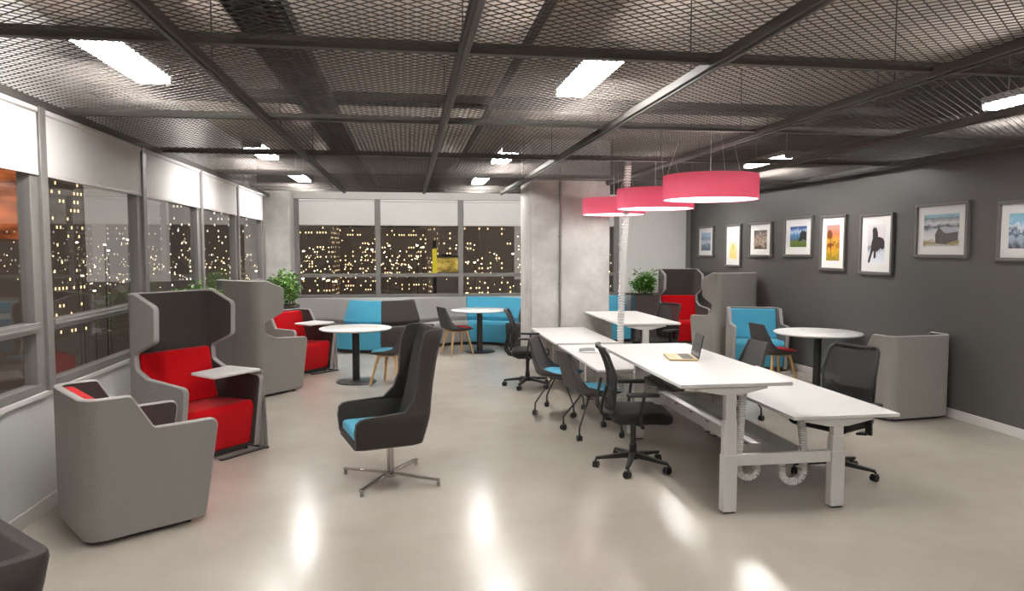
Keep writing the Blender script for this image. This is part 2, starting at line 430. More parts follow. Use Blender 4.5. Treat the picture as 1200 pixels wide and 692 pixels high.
tray(XL + .1, 4.7, 5.84, 6.04, 2.98, 'dark perforated cable tray above the mesh, running across the room')
DU = thing('air_duct', 'long dark duct above the mesh along the right side', 'duct', (5.15, 5, 3.0))
MB().bb(-.32, .05, YB - 5, 8.6, 0, .3).build('duct_body', 'traydark', DU, bevel=.01)

# ceiling lights
def ceil_light():
    t = thing('ceiling_light', '', 'light', (0, 0, 2.93))
    MB().bb(-.11, .11, -.55, .55, .045, .10).bb(-.105, .105, -.55, -.535, 0, .06).bb(-.105, .105, .535, .55, 0, .06).build('housing', 'fix', t, bevel=.003)
    for y in (-.4, .4): MB().cyl((0, y, .1), (0, y, .49), .004, 6).build('hanger', 'wire', t)
    MB().bb(-.10, .10, -.53, .53, 0, .03).build('diffuser', 'lamp', t)
    return t
CLAB = {(0, 2): 'ceiling light glowing through the mesh at upper left', (1, 2): 'ceiling light glowing through the mesh above the middle of the room, nearest the camera',
        (0, 3): 'ceiling light through the mesh, second in the left row', (1, 3): 'ceiling light through the mesh, second in the middle row',
        (0, 4): 'farthest ceiling light of the left row', (1, 4): 'farthest ceiling light of the middle row',
        (2, 2): 'ceiling light at the right edge above the dark wall', (2, 3): 'ceiling light beyond the nearest red pendant, by the dark wall', (2, 4): 'farthest ceiling light along the dark wall'}
c0 = None
for i, x in enumerate((-1.70, 1.20, 4.72)):
    for j, y in enumerate((-3.0, .75, 4.70, 8.85, 11.85)):
        lab = CLAB.get((i, j), 'ceiling light over the part of the room behind the camera')
        if c0 is None: c0 = ceil_light(); c0.location = (x, y, 2.93); c0['label'] = lab; c0['group'] = 'ceiling lights'
        else: dup(c0, (x, y, 2.93), 0, lab)

cv = None  # concealed cove lights, added to brighten the far window wall
for k, (x, lab) in enumerate(((-1.55, 'added linear cove light above the left far window'), (.05, 'added linear cove light above the middle far window'), (1.65, 'added linear cove light above the window beside the pillar'), (3.4, 'added linear cove light above the window behind the pillar'), (5.0, 'added linear cove light above the closed blind'))):
    if cv is None:
        cv = thing('added_cove_light', lab, 'light', (x, 13.0, 3.2), 0, 'added cove lights along the far windows')
        MB().bb(-.62, .62, -.05, .05, .03, .09).build('housing', 'fix', cv, bevel=.004)
        MB().bb(-.6, .6, -.011, .011, .012, .03).build('diffuser', 'lamp', cv)
        for u in (-.45, .45): MB().cyl((u, 0, .09), (u, 0, .22), .004, 6).build('hanger', 'wire', cv)
    else: dup(cv, (x, 13.0, 3.2), 0, lab)

# ------------------------------------------------------------------ pods (armchairs with tall upholstered shells)
PW, PR = .80, .11
PH = PW / 2
def pod_poly(high):
    zb, za = .04, .675
    S = lambda v: (PH - PR) + (pi / 2) * PR + (v - PR)
    if high:
        half = [(S(.70), zb), (S(.80), za), (S(.30), za + .035), (S(.145), .78), (S(.13), .92), (S(.42), 1.035), (S(.43), 1.32), (S(.16), 1.42)]
        rad = [.02, .05, .05, .05, .05, .05, .05, .06]
    else:
        half = [(S(.70), zb), (S(.80), za), (S(.40), za), (S(.27), .895)]
        rad = [.02, .05, .04, .03]
    poly = half + [(-s, z) for s, z in reversed(half)]
    return fillet(poly, rad + rad[::-1], 5)
def pod_map(s, z, off):
    sg = 1 if s >= 0 else -1; a = abs(s); l0 = PH - PR; la = (pi / 2) * PR
    if a <= l0: v, u = off, a
    elif a <= l0 + la:
        t = (a - l0) / PR; r = PR - off; u = l0 + r * sin(t); v = PR - r * cos(t)
    else: v = PR + (a - l0 - la); u = PH - off
    return (v, -sg * u, z)
def trap(poly):
    """split a polygon into vertical-sided trapezoids in s"""
    l0 = PH - PR; la = (pi / 2) * PR
    cuts = set(round(p[0], 5) for p in poly)
    for k in range(9):
        for sg in (-1, 1): cuts.add(round(sg * (l0 + la * k / 8), 5))
    cuts = sorted(cuts); cs = [cuts[0]]
    for c in cuts[1:]:
        if c - cs[-1] > 1e-4: cs.append(c)
    out = []; n = len(poly)
    for a, b in zip(cs, cs[1:]):
        m = (a + b) / 2; hits = []
        for i in range(n):
            p, q = poly[i], poly[(i + 1) % n]
            if (p[0] - m) * (q[0] - m) < 0:
                f = lambda x: p[1] + (q[1] - p[1]) * (x - p[0]) / (q[0] - p[0])
                hits.append((f(m), f(a), f(b)))
        hits.sort()
        for h0, h1 in zip(hits[::2], hits[1::2]): out.append(((a, h0[1]), (b, h0[2]), (b, h1[2]), (a, h1[1])))
    return out
def make_pod(high, cush, label, loc, deg, table=0, outer='pod_grey'):
    t = thing('pod_armchair', label, 'armchair', (loc[0], loc[1], 0), R(deg), 'upholstered pod armchairs')
    poly = pod_poly(high); TK = .046
    tr = trap(poly)
    mo, mi = MB(), MB()
    for q in tr:
        mo.add([pod_map(s, z, .0) for s, z in q], [(0, 1, 2, 3)]); mi.add([pod_map(s, z, TK) for s, z in q], [(0, 1, 2, 3)])
    mo.build('outer_shell', outer, t, 30); mi.build('inner_lining', 'charcoal', t, 30)
    # rounded edge band all round the outline
    dense = []
    n = len(poly)
    for i in range(n):
        p, q = poly[i], poly[(i + 1) % n]; k = max(1, int(math.hypot(q[0] - p[0], q[1] - p[1]) / .03))
        for j in range(k): dense.append((p[0] + (q[0] - p[0]) * j / k, p[1] + (q[1] - p[1]) * j / k))
    rings = []; m = len(dense); cen = None
    for i in range(m):
        p = dense[i]; a = dense[i - 1]; b = dense[(i + 1) % m]; dx, dz = b[0] - a[0], b[1] - a[1]; l = math.hypot(dx, dz) or 1
        nx, nz = dz / l, -dx / l
        ring = []
        for k in range(7):
            th = pi * k / 6; e = .012 * sin(th); off = TK / 2 - (TK / 2 + .001) * cos(th)
            ring.append(pod_map(p[0] + nx * e, p[1] + nz * e, off))
        rings.append(ring)
    rings.append(rings[0])
    MB().loft(rings, closed=False).build('edge_piping', 'piping', t, 60)
    wi = PH - TK - .002
    # seat and back cushions
    prof = fillet([(.06, .055), (.655, .055), (.715, .40), (.69, .455), (.16, .43), (.06, .43)], [0, .03, .05, .03, 0, 0], 5)
    MB().prism(prof, lambda v, z: (v, -wi, z), lambda v, z: (v, wi, z)).build('seat_cushion', cush, t, 40, .012)
    ht = .905 if high else .882
    prof = fillet([(.06, .435), (.245, .435), (.185, .62), (.13, ht), (.06, ht)], [0, .02, .03, .03, 0], 5)
    wb = wi - .01
    MB().prism(prof, lambda v, z: (v, -wb, z), lambda v, z: (v, wb, z)).build('back_cushion', cush, t, 40, .012)
    MB().prism(rrect(.56, .70, .06), lambda x, y: (x + .37, y, .02), lambda x, y: (x + .37, y, .055)).build('plinth', 'dark', t)
    for x, y in ((.62, .33), (.62, -.33), (.10, .27), (.10, -.27)):
        MB().cyl((x, y, 0), (x, y, .045), .014, 10).build('foot', 'castor', t, 40)
    if table:
        s = table
        pl = [(.40, s * .34), (.46, s * -.10), (.82, s * -.14), (.80, s * .37)]
        MB().prism(fillet(pl, .03), lambda x, y: (x, y, .722), lambda x, y: (x, y, .742)).build('tablet_top', 'white', t, bevel=.004)
        y = s * (PH + .022)
        fr = MB().bar((.72, y, .012), (.70, y, .71), .045, .012).bar((.78, y, .012), (.745, y, .71), .03, .016)
        fr.bar((.735, y + .0, .715), (.70, s * .12, .715), .05, .014)
        fr.build('tablet_leg', 'steel', t, bevel=.003)
        MB().bar((.76, s * (PH + .05), .010), (.76, s * -.05, .010), .05, .014).bar((.40, y, .010), (.80, y, .010), .03, .014).build('floor_bar', 'tpole', t, bevel=.003)
    return t
make_pod(False, 'red', 'low grey pod armchair seen from behind in the left foreground', (-2.153, 4.80), 35.8)
make_pod(True, 'red', 'tall grey winged pod armchair with red seat and tablet table, nearest by the left windows', (-2.165, 6.79), -38.6, 1)
make_pod(True, 'red', 'tall grey pod armchair turned away, in front of the far left plant', (-2.12, 9.10), 50)
make_pod(False, 'red', 'low red pod armchair with tablet table beside the round table at left', (-1.934, 11.01), -40, 1)
make_pod(True, 'red', 'tall winged pod armchair with red seat against the closed blind', (5.30, 13.60), 269)
make_pod(True, 'red', 'tall grey pod armchair seen from behind near the dark wall', (5.32, 10.93), 98)
make_pod(False, 'blue', 'low grey pod armchair with blue seat beside the dark wall', (5.365, 10.55), 253.5)
make_pod(False, 'blue', 'low grey pod armchair turned away at the right, against the dark wall', (5.345, 6.72), 97)

# ------------------------------------------------------------------ swivel lounge chair
def make_lounge(label, loc, deg, seatm='blue'):
    t = thing('lounge_chair', label, 'armchair', (loc[0], loc[1], 0), R(deg), 'dark swivel lounge chairs')
    lv = [(.335, .27, -.15, .29, .05, .07), (.355, .335, -.18, .335, .055, .07), (.48, .345, -.21, .352, .055, .06), (.545, .335, -.226, .355, .05, .06), (.572, .305, -.232, .353, .045, .06), (.582, .26, -.234, .350, .035, .06),
          (.60, -.03, -.238, .342, .04, .06), (.68, -.105, -.252, .322, .045, .06), (.80, -.145, -.272, .305, .045, .06), (.95, -.155, -.30, .298, .045, .06), (1.05, -.165, -.322, .295, .045, .06), (1.14, -.19, -.345, .29, .045, .05), (1.185, -.215, -.357, .28, .04, .045), (1.197, -.245, -.357, .268, .03, .04)]
    sh = MB(); ushell(sh, lv); o = sh.build('shell', 'dark', t, 45, .008, 2)
    MB().prism(rrect(.50, .62, .04), lambda x, y: (x + .09, y * .92, .335), lambda x, y: (x + .085, y, .39)).build('seat_base', 'dark', t, bevel=.012)
    MB().prism(fillet([(-.17, -.285), (.325, -.285), (.325, .285), (-.17, .285)], .05), lambda x, y: (x, y, .385), lambda x, y: (x * .99, y * .99, .45)).build('seat_cushion', seatm, t, 40, .02, 3)
    MB().prism(fillet([(-.14, .42), (-.278, 1.08), (-.31, 1.08), (-.19, .42)], .015), lambda x, z: (x, -.25, z), lambda x, z: (x, .25, z)).build('back_pad', 'dark', t, 40, .02, 3)
    MB().lathe([(.03, .33), (.026, .32), (.026, .07), (.04, .055), (.04, .03)][::-1], 20).build('column', 'chrome', t, 40)
    for k in range(4):
        a = R(45 + 90 * k)
        MB().bar((.02 * cos(a), .02 * sin(a), .062), (.43 * cos(a), .43 * sin(a), .045), .045, .022, .032, .014).build('base_arm', 'chrome', t, bevel=.003)
        MB().cyl((.415 * cos(a), .415 * sin(a), 0), (.415 * cos(a), .415 * sin(a), .04), .014, 12).build('glide', 'steel', t, 40)
    return t
make_lounge('dark swivel lounge chair with blue seat on a chrome star base', (-.15, 5.57), 196)
make_lounge('dark lounge chair cut off at the lower left corner of the picture', (-1.15, 1.45), 225)

# ------------------------------------------------------------------ shell side chairs
SHL = [(.405, .13, -.10, .13, .06, .05), (.425, .20, -.17, .19, .05, .07), (.445, .222, -.205, .222, .03, .08), (.46, .14, -.222, .235, .022, .08), (.475, .0, -.228, .236, .02, .08), (.51, -.13, -.240, .232, .02, .075),
       (.58, -.195, -.256, .220, .02, .045), (.67, -.233, -.279, .205, .018, .033), (.75, -.266, -.301, .186, .016, .025), (.81, -.288, -.318, .172, .014, .02), (.822, -.302, -.320, .166, .012, .012)]
def shell_body(t, seatm):
    sh = MB(); ushell(sh, SHL); sh.build('shell', 'shell', t, 50, .003)
    MB().prism(rrect(.40, .40, .12, 8), lambda x, y: (x * .55 + .01, y * .55, .40), lambda x, y: (x + .01, y, .435)).build('seat_pan', 'shell', t, 50, .004)
    MB().loft([[(x * k + .012, y * k, z) for x, y in rrect(.43, .425, .13, 8)] for k, z in ((.9, .43), (1.0, .442), (1.0, .455), (.93, .470), (.75, .476))]).build('seat_pad', seatm, t, 60)
def wood_chair(label, loc, deg, seatm):
    t = thing('shell_chair', label, 'chair', (loc[0], loc[1], 0), R(deg), 'shell chairs on wooden legs')
    shell_body(t, seatm)
    for sx in (-1, 1):
        for sy in (-1, 1):
            MB().bar((sx * .21, sy * .21, 0), (sx * .125, sy * .125, .405), .026, .026, .036, .036).build('leg', 'wood', t, bevel=.006)
    MB().bar((.13, .13, .392), (-.13, -.13, .392), .035, .026).bar((.13, -.13, .392), (-.13, .13, .392), .035, .026).build('leg_brace', 'wood', t, bevel=.004)
    return t
def castor(mb, x, y, ang, r=.028):
    c, s = cos(ang), sin(ang)
    for o in (-.013, .013):
        a = Vector((x - s * (o - .009), y + c * (o - .009), r)); b = Vector((x - s * (o + .009), y + c * (o + .009), r)); mb.cyl(a, b, r, 14)
    mb.cyl((x + c * .012, y + s * .012, r), (x + c * .012, y + s * .012, r * 2 + .02), .008, 8)
    mb.box((x + c * .004, y + s * .004, r * 1.75), (.045, .03, .018), ang)
    return mb
def castor_chair(label, loc, deg, seatm='blue'):
    t = thing('shell_chair', label, 'chair', (loc[0], loc[1], 0), R(deg), 'shell chairs on castors')
    shell_body(t, seatm)
    for sx in (-1, 1):
        for sy in (-1, 1):
            l = MB().tube([(sx * .03, sy * .06, .40), (sx * .07, sy * .09, .385), (sx * .20, sy * .205, .16), (sx * .215, sy * .216, .135), (sx * .218, sy * .218, .05)], .0095, 8).build('leg', 'dmetal', t, 60)
            castor(MB(), sx * .218, sy * .218, .6 * sx + sy).build('castor', 'castor', l, 40)
    MB().box((0, 0, .397), (.18, .20, .02)).build('leg_mount', 'dmetal', t, bevel=.004)
    return t
wood_chair('shell chair with blue seat on wooden legs at the near left round table', (-.235, 9.60), 154, 'blue')
wood_chair('shell chair with red seat on wooden legs at the round table before the bench', (.83, 12.33), 22, 'red')
wood_chair('shell chair with red seat on wooden legs by the round table at the dark wall', (4.90, 8.93), 6, 'red')
castor_chair('shell chair on castors with blue seat, left of the low middle desk', (1.655, 7.665), -28)
castor_chair('shell chair on castors seen from behind, beside the nearest office chair', (1.77, 6.70), 8)
castor_chair('shell chair on castors behind the laptop desk, facing left', (3.44, 7.16), 186)

# ------------------------------------------------------------------ round tables
def round_table(label, loc, r, h=.745):
    t = thing('round_table', label, 'table', (loc[0], loc[1], 0), 0, 'round white cafe tables')
    MB().lathe([(r - .02, h - .024), (r, h - .012), (r, h - .003), (r - .004, h)], 64).build('tabletop', 'white', t, 50)
    MB().lathe([(.05, .02), (.05, h - .03), (.16, h - .03), (.16, h - .024)], 24).build('pole', 'tpole', t, 40)
    MB().lathe([(.27, 0), (.27, .01), (.26, .016), (.055, .026)], 48).build('base_plate', 'tpole', t, 40)
    return t
round_table('round white table beside the red pod armchair on the left', (-.715, 9.86), .485)
round_table('round white table in front of the blue bench at the far windows', (1.25, 12.55), .51)
round_table('round white table near the dark wall with the pictures', (5.225, 8.47), .54)

# ------------------------------------------------------------------ serpentine bench
def bench_module(cx, cy, rf, convex, a0, a1, colour, label):
    """arc module; angle 0 points to the camera for convex modules, to the wall for concave ones"""
    t = thing('bench_module', label, 'bench', (cx, cy, 0), 0, 'serpentine bench modules')
    sg = -1 if convex else 1; n = 12
    def P(d, a, z):                         # d = depth from the front edge
        r = rf - d if convex else rf + d
        return (r * sin(a), sg * r * cos(a), z)
    e = .004
    angs = [R(a0) + e + (R(a1) - R(a0) - 2 * e) * k / n for k in range(n + 1)]
    def sweep(prof, name, m, bev=.012):
        MB().loft([[P(d, a, z) for d, z in prof] for a in angs]).build(name, m, t, 40, bev)
    sweep(fillet([(.03, .06), (.0, .40), (.015, .455), (.40, .44), (.55, .44), (.55, .06)], [.01, .03, .02, 0, 0, 0], 4), 'seat', colour)
    sweep(fillet([(.345, .43), (.30, .52), (.42, .885), (.47, .892), (.55, .885), (.55, .43)], [0, .06, .02, .01, .02, 0], 5), 'backrest', colour)
    sweep([(.06, .0), (.06, .06), (.5, .06), (.5, 0)], 'plinth', 'castor', .003)
R1, RC = 1.10, .75; DX, DY = .866 * (R1 + RC), .5 * (R1 + RC)
CX0, CY0 = -.48, 13.585
for (i, conv, a0, a1, c, lab) in (
    (-1, 0, 0, 60, 'bench_grey', 'grey bench module behind the low red pod armchair at left'),
    (0, 1, -60, 0, 'blue', 'blue bench module behind the left round table'),
    (0, 1, 0, 60, 'charcoal', 'charcoal bench module between the blue and the grey one'),
    (1, 0, -60, 0, 'bench_grey', 'grey bench module behind the wooden legged chair with red seat'),
    (1, 0, 0, 60, 'blue', 'blue bench module just left of the concrete pillar'),
    (2, 1, -60, 0, 'charcoal', 'charcoal bench module half hidden by the concrete pillar'),
    (2, 1, 0, 60, 'bench_grey', 'grey bench module hidden behind the concrete pillar'),
    (3, 0, -60, 0, 'blue', 'blue bench module right of the pillar, beside the dark planter')):
    bench_module(CX0 + DX * i, CY0 - (0 if conv else DY), R1 if conv else RC, conv, a0, a1, c, lab)

# ------------------------------------------------------------------ desks
def vertebrae(pts, wid=.046, th=.04, step=.017):
    mb = MB(); pts = [Vector(p) for p in pts]
    # resample
    seg = [(a, b, (b - a).length) for a, b in zip(pts, pts[1:])]; tot = sum(s[2] for s in seg); n = int(tot / step); out = []
    for k in range(n + 1):
        d = tot * k / n
        for a, b, l in seg:
            if d <= l + 1e-6: out.append((a + (b - a) * (d / l if l else 0), (b - a).normalized())); break
            d -= l
    mb.tube([o[0] for o in out], .012, 6)
    for p, d in out:
        y = Vector((0, 1, 0)) if abs(d.y) < .8 else Vector((1, 0, 0)); x = y.cross(d).normalized(); y = d.cross(x).normalized()
        vs = []
        for q in (-step * .34, step * .34):
            for i, j in ((-1, -1), (1, -1), (1, 1), (-1, 1)): vs.append(p + d * q + x * (i * wid / 2 * (1 - .12 * (q > 0))) + y * (j * th / 2))
        mb.add(vs, [(3, 2, 1, 0), (4, 5, 6, 7), (0, 1, 5, 4), (1, 2, 6, 5), (2, 3, 7, 6), (3, 0, 4, 7)])
    return mb
def arc_pts(c, r, a0, a1, n=8): return [(c[0] + r * cos(R(a0 + (a1 - a0) * k / n)), c[1], c[2] + r * sin(R(a0 + (a1 - a0) * k / n))) for k in range(n + 1)]
XD = [1.785, 2.585, 2.600, 3.395]
def desk_row(y0, y1, zl, zr, label, spines):
    t = thing('double_desk', label, 'desk', (2.59, y0, 0), 0, 'height adjustable double desks')
    ln = y1 - y0; ox = 2.59
    for side, (x0, x1, z) in enumerate(((XD[0] - ox, XD[1] - ox, zl), (XD[2] - ox, XD[3] - ox, zr))):
        cx = -.43 if side == 0 else .365
        MB().bb(x0, x1, 0.01, ln - .01, z - .025, z).build('desktop', 'white', t, bevel=.003)
        MB().bar((cx, .10, z - .045), (cx, ln - .10, z - .045), .09, .035).build('top_rail', 'whiteedge', t, bevel=.003)
        for y in (.07, ln - .07):
            g = MB().bb(cx - .05, cx + .05, y - .035, y + .035, 0.012, .405)
            lg = g.build('leg', 'whiteedge', t, bevel=.005)
            MB().bb(cx - .04, cx + .04, y - .026, y + .026, 0, .014).build('foot_pad', 'castor', lg)
            zz = z - .065
            MB().bb(cx - .044, cx + .044, y - .03, y + .03, .40, .405 + (zz - .405) * .55).bb(cx - .038, cx + .038, y - .026, y + .026, .40, zz).build('telescopic_column', 'whiteedge', lg, bevel=.003)
            # tapered bracket under the top
            b = MB().prism([(cx - .26, z - .032), (cx + .26, z - .032), (cx + .26, z - .045), (cx + .07, z - .085), (cx - .07, z - .085), (cx - .26, z - .045)],
                           lambda x, zq: (x, y - .03, zq), lambda x, zq: (x, y + .03, zq))
            b.build('bracket', 'whiteedge', t, bevel=.003)
        hs = MB()
        hx = x0 + .05 if side == 0 else x1 - .05
        hs.box((hx, .27, z - .04), (.06, .16, .024)); hs.box((hx + (-.022 if side == 0 else .022), .27, z - .04), (.02, .13, .018))
        hs.build('height_control', 'black', t, bevel=.004)
    for y in (.07, ln - .07):
        MB().bb(-.38, .315, y - .018, y + .018, .325, .405).build('crossbar', 'whiteedge', t, bevel=.003)
    tr = MB()
    tr.bb(-.17, .11, .12, ln - .12, .33, .335); tr.bb(-.175, -.17, .12, ln - .12, .33, .46); tr.bb(.11, .115, .12, ln - .12, .33, .43)
    tr.bb(-.24, -.17, .12, ln - .12, .455, .46)
    ct = tr.build('cable_tray', 'tray', t)
    sl = MB()
    for k in range(5): sl.bb(-.182, -.168, .3 + k * .34, .345 + k * .34, .40, .408)
    sl.build('slot', 'black', ct)
    if spines:
        x = -.265; zc = zl - .03
        pts = [(x, .20, zc), (x - .015, .20, zc - .2), (x - .03, .20, .34)] + arc_pts((x + .04, .20, .265), .07, 180, 360)[0:] + [(x + .11, .20, .33)]
        vertebrae(pts).build('cable_spine', 'white', t)
        x = .20; zc = zr - .03
        pts = [(x - .03, .20, zc), (x - .005, .20, .40), (x, .20, .25)] + arc_pts((x - .085, .20, .23), .085, 0, -180) + [(x - .17, .20, .33)]
        vertebrae(pts).build('cable_spine', 'white', t)
    return t
desk_row(4.46, 6.54, .905, .662, 'nearest white double desk, its raised left top carrying the laptop', True)
desk_row(6.55, 8.38, .655, .650, 'middle white double desk, low, with the open magazine on top', False)
desk_row(8.52, 10.33, .655, .885, 'farthest white double desk beside the concrete pillar', False)

# tall cable riser from the ceiling
rz = thing('cable_riser', 'white segmented cable riser rising from the desks to the ceiling', 'cable riser', (2.592, 8.45, 0))
MB().lathe([(.06, 0), (.06, .015), (.04, .02)], 24).build('foot_plate', 'whiteedge', rz, 40)
vertebrae([(0, 0, .02), (-.005, 0, .9), (.015, 0, 1.6), (.05, 0, 2.3), (.07, 0, ZC + .06)], .074, .05, .034).build('segments', 'white', rz)

# laptop
lt = thing('laptop', 'open pale gold laptop on the raised white desk', 'laptop', (2.235, 5.61, .905), R(-12))
MB().prism(rrect(.235, .335, .015), lambda x, y: (x, y, 0.001), lambda x, y: (x, y, .014)).build('base', 'gold', lt, bevel=.003)
MB().bb(-.005, .085, -.145, .145, .014, .0155).build('keyboard', 'keys', lt)
MB().bb(-.095, -.03, -.05, .05, .014, .015).build('touchpad', 'gold', lt)
sc_ = MB().prism(rrect(.195, .335, .012), lambda x, y: (.114 + .0 + (x + .0975) * .19, y, .014 + (x + .0975) * .98), lambda x, y: (.121 + (x + .0975) * .19, y, .013 + (x + .0975) * .98))
so = sc_.build('lid', 'dmetal', lt, bevel=.002)
MB().prism(rrect(.178, .32, .004), lambda x, y: (.1125 + (x + .0975) * .19, y, .0145 + (x + .0975) * .98), lambda x, y: (.1135 + (x + .0975) * .19, y, .0145 + (x + .0975) * .98)).build('screen', 'screen', so)

# magazine
mg = thing('magazine', 'open magazine lying on the low middle desk', 'magazine', (2.12, 7.80, .6555), R(-14))
for s in (-1, 1):
    rings = []
    for k in range(7):
        u = k / 6 * .24
        rings.append([(s * u, -.18, .002), (s * u, .18, .002), (s * u, .18, .004 + .014 * sin(pi * min(u / .24 + .12, 1))), (s * u, -.18, .004 + .014 * sin(pi * min(u / .24 + .12, 1)))])
    pg = MB().loft(rings).build('page', 'paper', mg, 40)
    u0, u1, v0, v1 = (.05, .21, -.15, .06) if s > 0 else (.03, .21, -.13, .14)
    zc = lambda u: .005 + .014 * sin(pi * min(u / .24 + .12, 1))
    q = MB().loft([[(s * u, v0, zc(u)), (s * u, v1, zc(u)), (s * u, v1, zc(u) + .0008), (s * u, v0, zc(u) + .0008)] for u in [u0 + (u1 - u0) * k / 8 for k in range(9)]])
    q.build('printed_picture', mat('print %d' % s, rgb(214, 160, 110) if s > 0 else rgb(120, 122, 126), .5, var=.5, vscale=30), pg)

# ------------------------------------------------------------------ office chairs
def office_chair():
    t = thing('office_chair', '', 'office chair', (0, 0, 0), 0, 'black mesh office chairs')
    MB().lathe([(.035, .075), (.05, .08), (.05, .125), (.032, .14), (.03, .20)], 20).build('hub', 'black', t, 40)
    for k in range(5):
        a = R(36 + 72 * k)
        arm = MB().bar((.03 * cos(a), .03 * sin(a), .112), (.31 * cos(a), .31 * sin(a), .082), .05, .045, .03, .022).build('base_arm', 'black', t, bevel=.006)
        castor(MB(), .305 * cos(a), .305 * sin(a), a + 1.1, .029).build('castor', 'castor', arm, 40)
    MB().cyl((0, 0, .14), (0, 0, .38), .024, 16).build('gas_lift', 'dmetal', t, 40)
    mc = MB().prism(fillet([(-.17, .40), (-.13, .375), (.10, .375), (.13, .42), (-.17, .44)], .012), lambda x, z: (x, -.085, z), lambda x, z: (x, .085, z))
    mc.build('mechanism', 'black', t, bevel=.008)
    lv = MB().cyl((.03, -.08, .405), (.03, -.22, .40), .006, 8).cyl((.03, -.20, .40), (.03, -.26, .40), .016, 12).build('lever', 'castor', t, 40)
    # seat
    rings = []
    for k, z in ((.80, .408), (.95, .418), (1.0, .445), (1.0, .475), (.96, .497), (.85, .507)):
        rings.append([(x * k + .045, y * k, z - (.018 if x > .18 else 0) * (1 if z > .44 else .3)) for x, y in rrect(.49, .50, .10, 7)])
    MB().loft(rings).build('seat', 'blackfab', t, 60)
    # back frame: loop in local (y,z) bent along a side curve
    def bx(z):                                   # x of the back at height z
        k = (z - .52) / .48
        return -.235 + .035 * sin(pi * min(max(k, 0), 1) * .9) - .075 * k * k
    lo = []
    outline = fillet([(-.20, .50), (.20, .50), (.225, .80), (.205, 1.015), (-.205, 1.015), (-.225, .80)], [.07, .07, .1, .06, .06, .1], 7)
    for y, z in outline: lo.append(Vector((bx(z) - .6 * y * y * .0 + .9 * y * y, y, z)))
    lo.append(lo[0]); 
    MB().tube(lo, .013, 8).build('back_frame', 'black', t, 60)
    net = MB(); ny, nz = 12, 16; vs = []; fs = []
    for j in range(nz + 1):
        z = .505 + .505 * j / nz
        # half width at this height
        hw = .20 + .025 * min((z - .5) / .3, 1) if z < .8 else .225 - .02 * (z - .8) / .215
        if z < .56: hw -= .06 * (1 - (z - .505) / .055) ** 2
        if z > .97: hw -= .05 * ((z - .97) / .045) ** 2
        for i in range(ny + 1):
            y = -hw + 2 * hw * i / ny; vs.append((bx(z) + .9 * y * y + .004, y, z))
    for j in range(nz):
        for i in range(ny): a = j * (ny + 1) + i; fs.append((a, a + 1, a + ny + 2, a + ny + 1))
    net.add(vs, fs); no = net.build('back_mesh', 'net', t, 60)
    sd = no.modifiers.new('thickness', 'SOLIDIFY'); sd.thickness = .006
    # ridged top edge
    tp = MB()
    for k in range(11):
        y = -.17 + .034 * k; tp.box((bx(1.01) + .9 * y * y + .004, y, 1.012), (.034, .018, .026))
    tp.build('top_ridge', 'black', t, bevel=.005)
    lm = MB().loft([[(bx(z) + .9 * y * y - .016 + dx, y, z) for z, dx in ((.60, 0), (.60, .012), (.69, .012), (.69, 0))] for y in [-.19 + .38 * k / 10 for k in range(11)]]).build('lumbar_support', 'black', t, 40)
    sp = MB()
    for s in (-1, 1): sp.tube([(-.12, s * .05, .41), (-.24, s * .085, .43), (-.285, s * .12, .50), (-.275, s * .155, .60), (-.245, s * .185, .72)], .014, 8)
    sp.build('back_bracket', 'black', t, 60)
    for s in (-1, 1):
        a = MB().bar((.0, s * .20, .415), (.0, s * .285, .43), .07, .022).bar((.0, s * .285, .42), (.03, s * .30, .655), .055, .022, .05, .02).build('armrest_post', 'black', t, bevel=.006)
        MB().prism(fillet([(-.11, -.04), (.15, -.045), (.15, .045), (-.11, .04)], .03), lambda x, y: (x, y + s * .30, .655), lambda x, y: (x, y + s * .30, .68)).build('armrest_pad', 'black', t, 40, .008)
    return t
oc = office_chair()
spots = [((1.83, 5.60), -8, 'black mesh office chair nearest the camera, left of the laptop desk'),
         ((1.55, 9.20), -12, 'black mesh office chair at the far left end of the desks'),
         ((3.37, 5.20), 206, 'black mesh office chair at the right end of the nearest low desk'),
         ((3.56, 9.85), 203, 'black mesh office chair behind the far raised desk')]
for i, (p, d, lab) in enumerate(spots):
    if i == 0: oc.location = (*p, 0); oc.rotation_euler = (0, 0, R(d)); oc['label'] = lab
    else:
        r_ = dup(oc, (*p, 0), R(d), lab)
        if i == 2:
            for c_ in r_.children:
                if c_.name.startswith('armrest_pad'): c_.location.z = -.062
                elif c_.name.startswith('armrest'): c_.scale.z = .905

# ------------------------------------------------------------------ pendants
def pendant(x, y, z0, label):
    r, h = .435, .225
    t = thing('pendant_lamp', label, 'pendant lamp', (x, y, z0), 0, 'red drum pendants')
    MB().loft([[(q * cos(2 * pi * k / 64), q * sin(2 * pi * k / 64), zz) for k in range(64)] for q, zz in ((r, 0), (r, h), (r - .005, h), (r - .005, 0), (r, 0))], True, False).build('lamp_shade', 'shade', t, 40)
    MB().lathe([(r - .010, .008), (r - .010, .014)], 64).build('diffuser', 'diff', t, 40)
    w = MB(); top = 3.42 - z0
    for k in range(3):
        a = 2 * pi * k / 3 + .4
        w.cyl(((r - .01) * cos(a), (r - .01) * sin(a), h - .01), (.10 * cos(a), .10 * sin(a), top), .0018, 5)
    w.cyl((0, 0, h - .06), (0, 0, top), .0035, 6)
    w.build('suspension_wire', 'wire', t)
    b = MB()
    for k in range(3):
        a = 2 * pi * k / 3 + .4; b.bar((0, 0, h - .05), ((r - .01) * cos(a), (r - .01) * sin(a), h - .05), .02, .012)
    b.lathe([(.05, h - .09), (.06, h - .075), (.05, h - .04)], 20)
    b.build('lamp_holder', 'fix', t)
    return t
pendant(2.80, 6.36, 2.265, 'red drum pendant lamp nearest the camera')
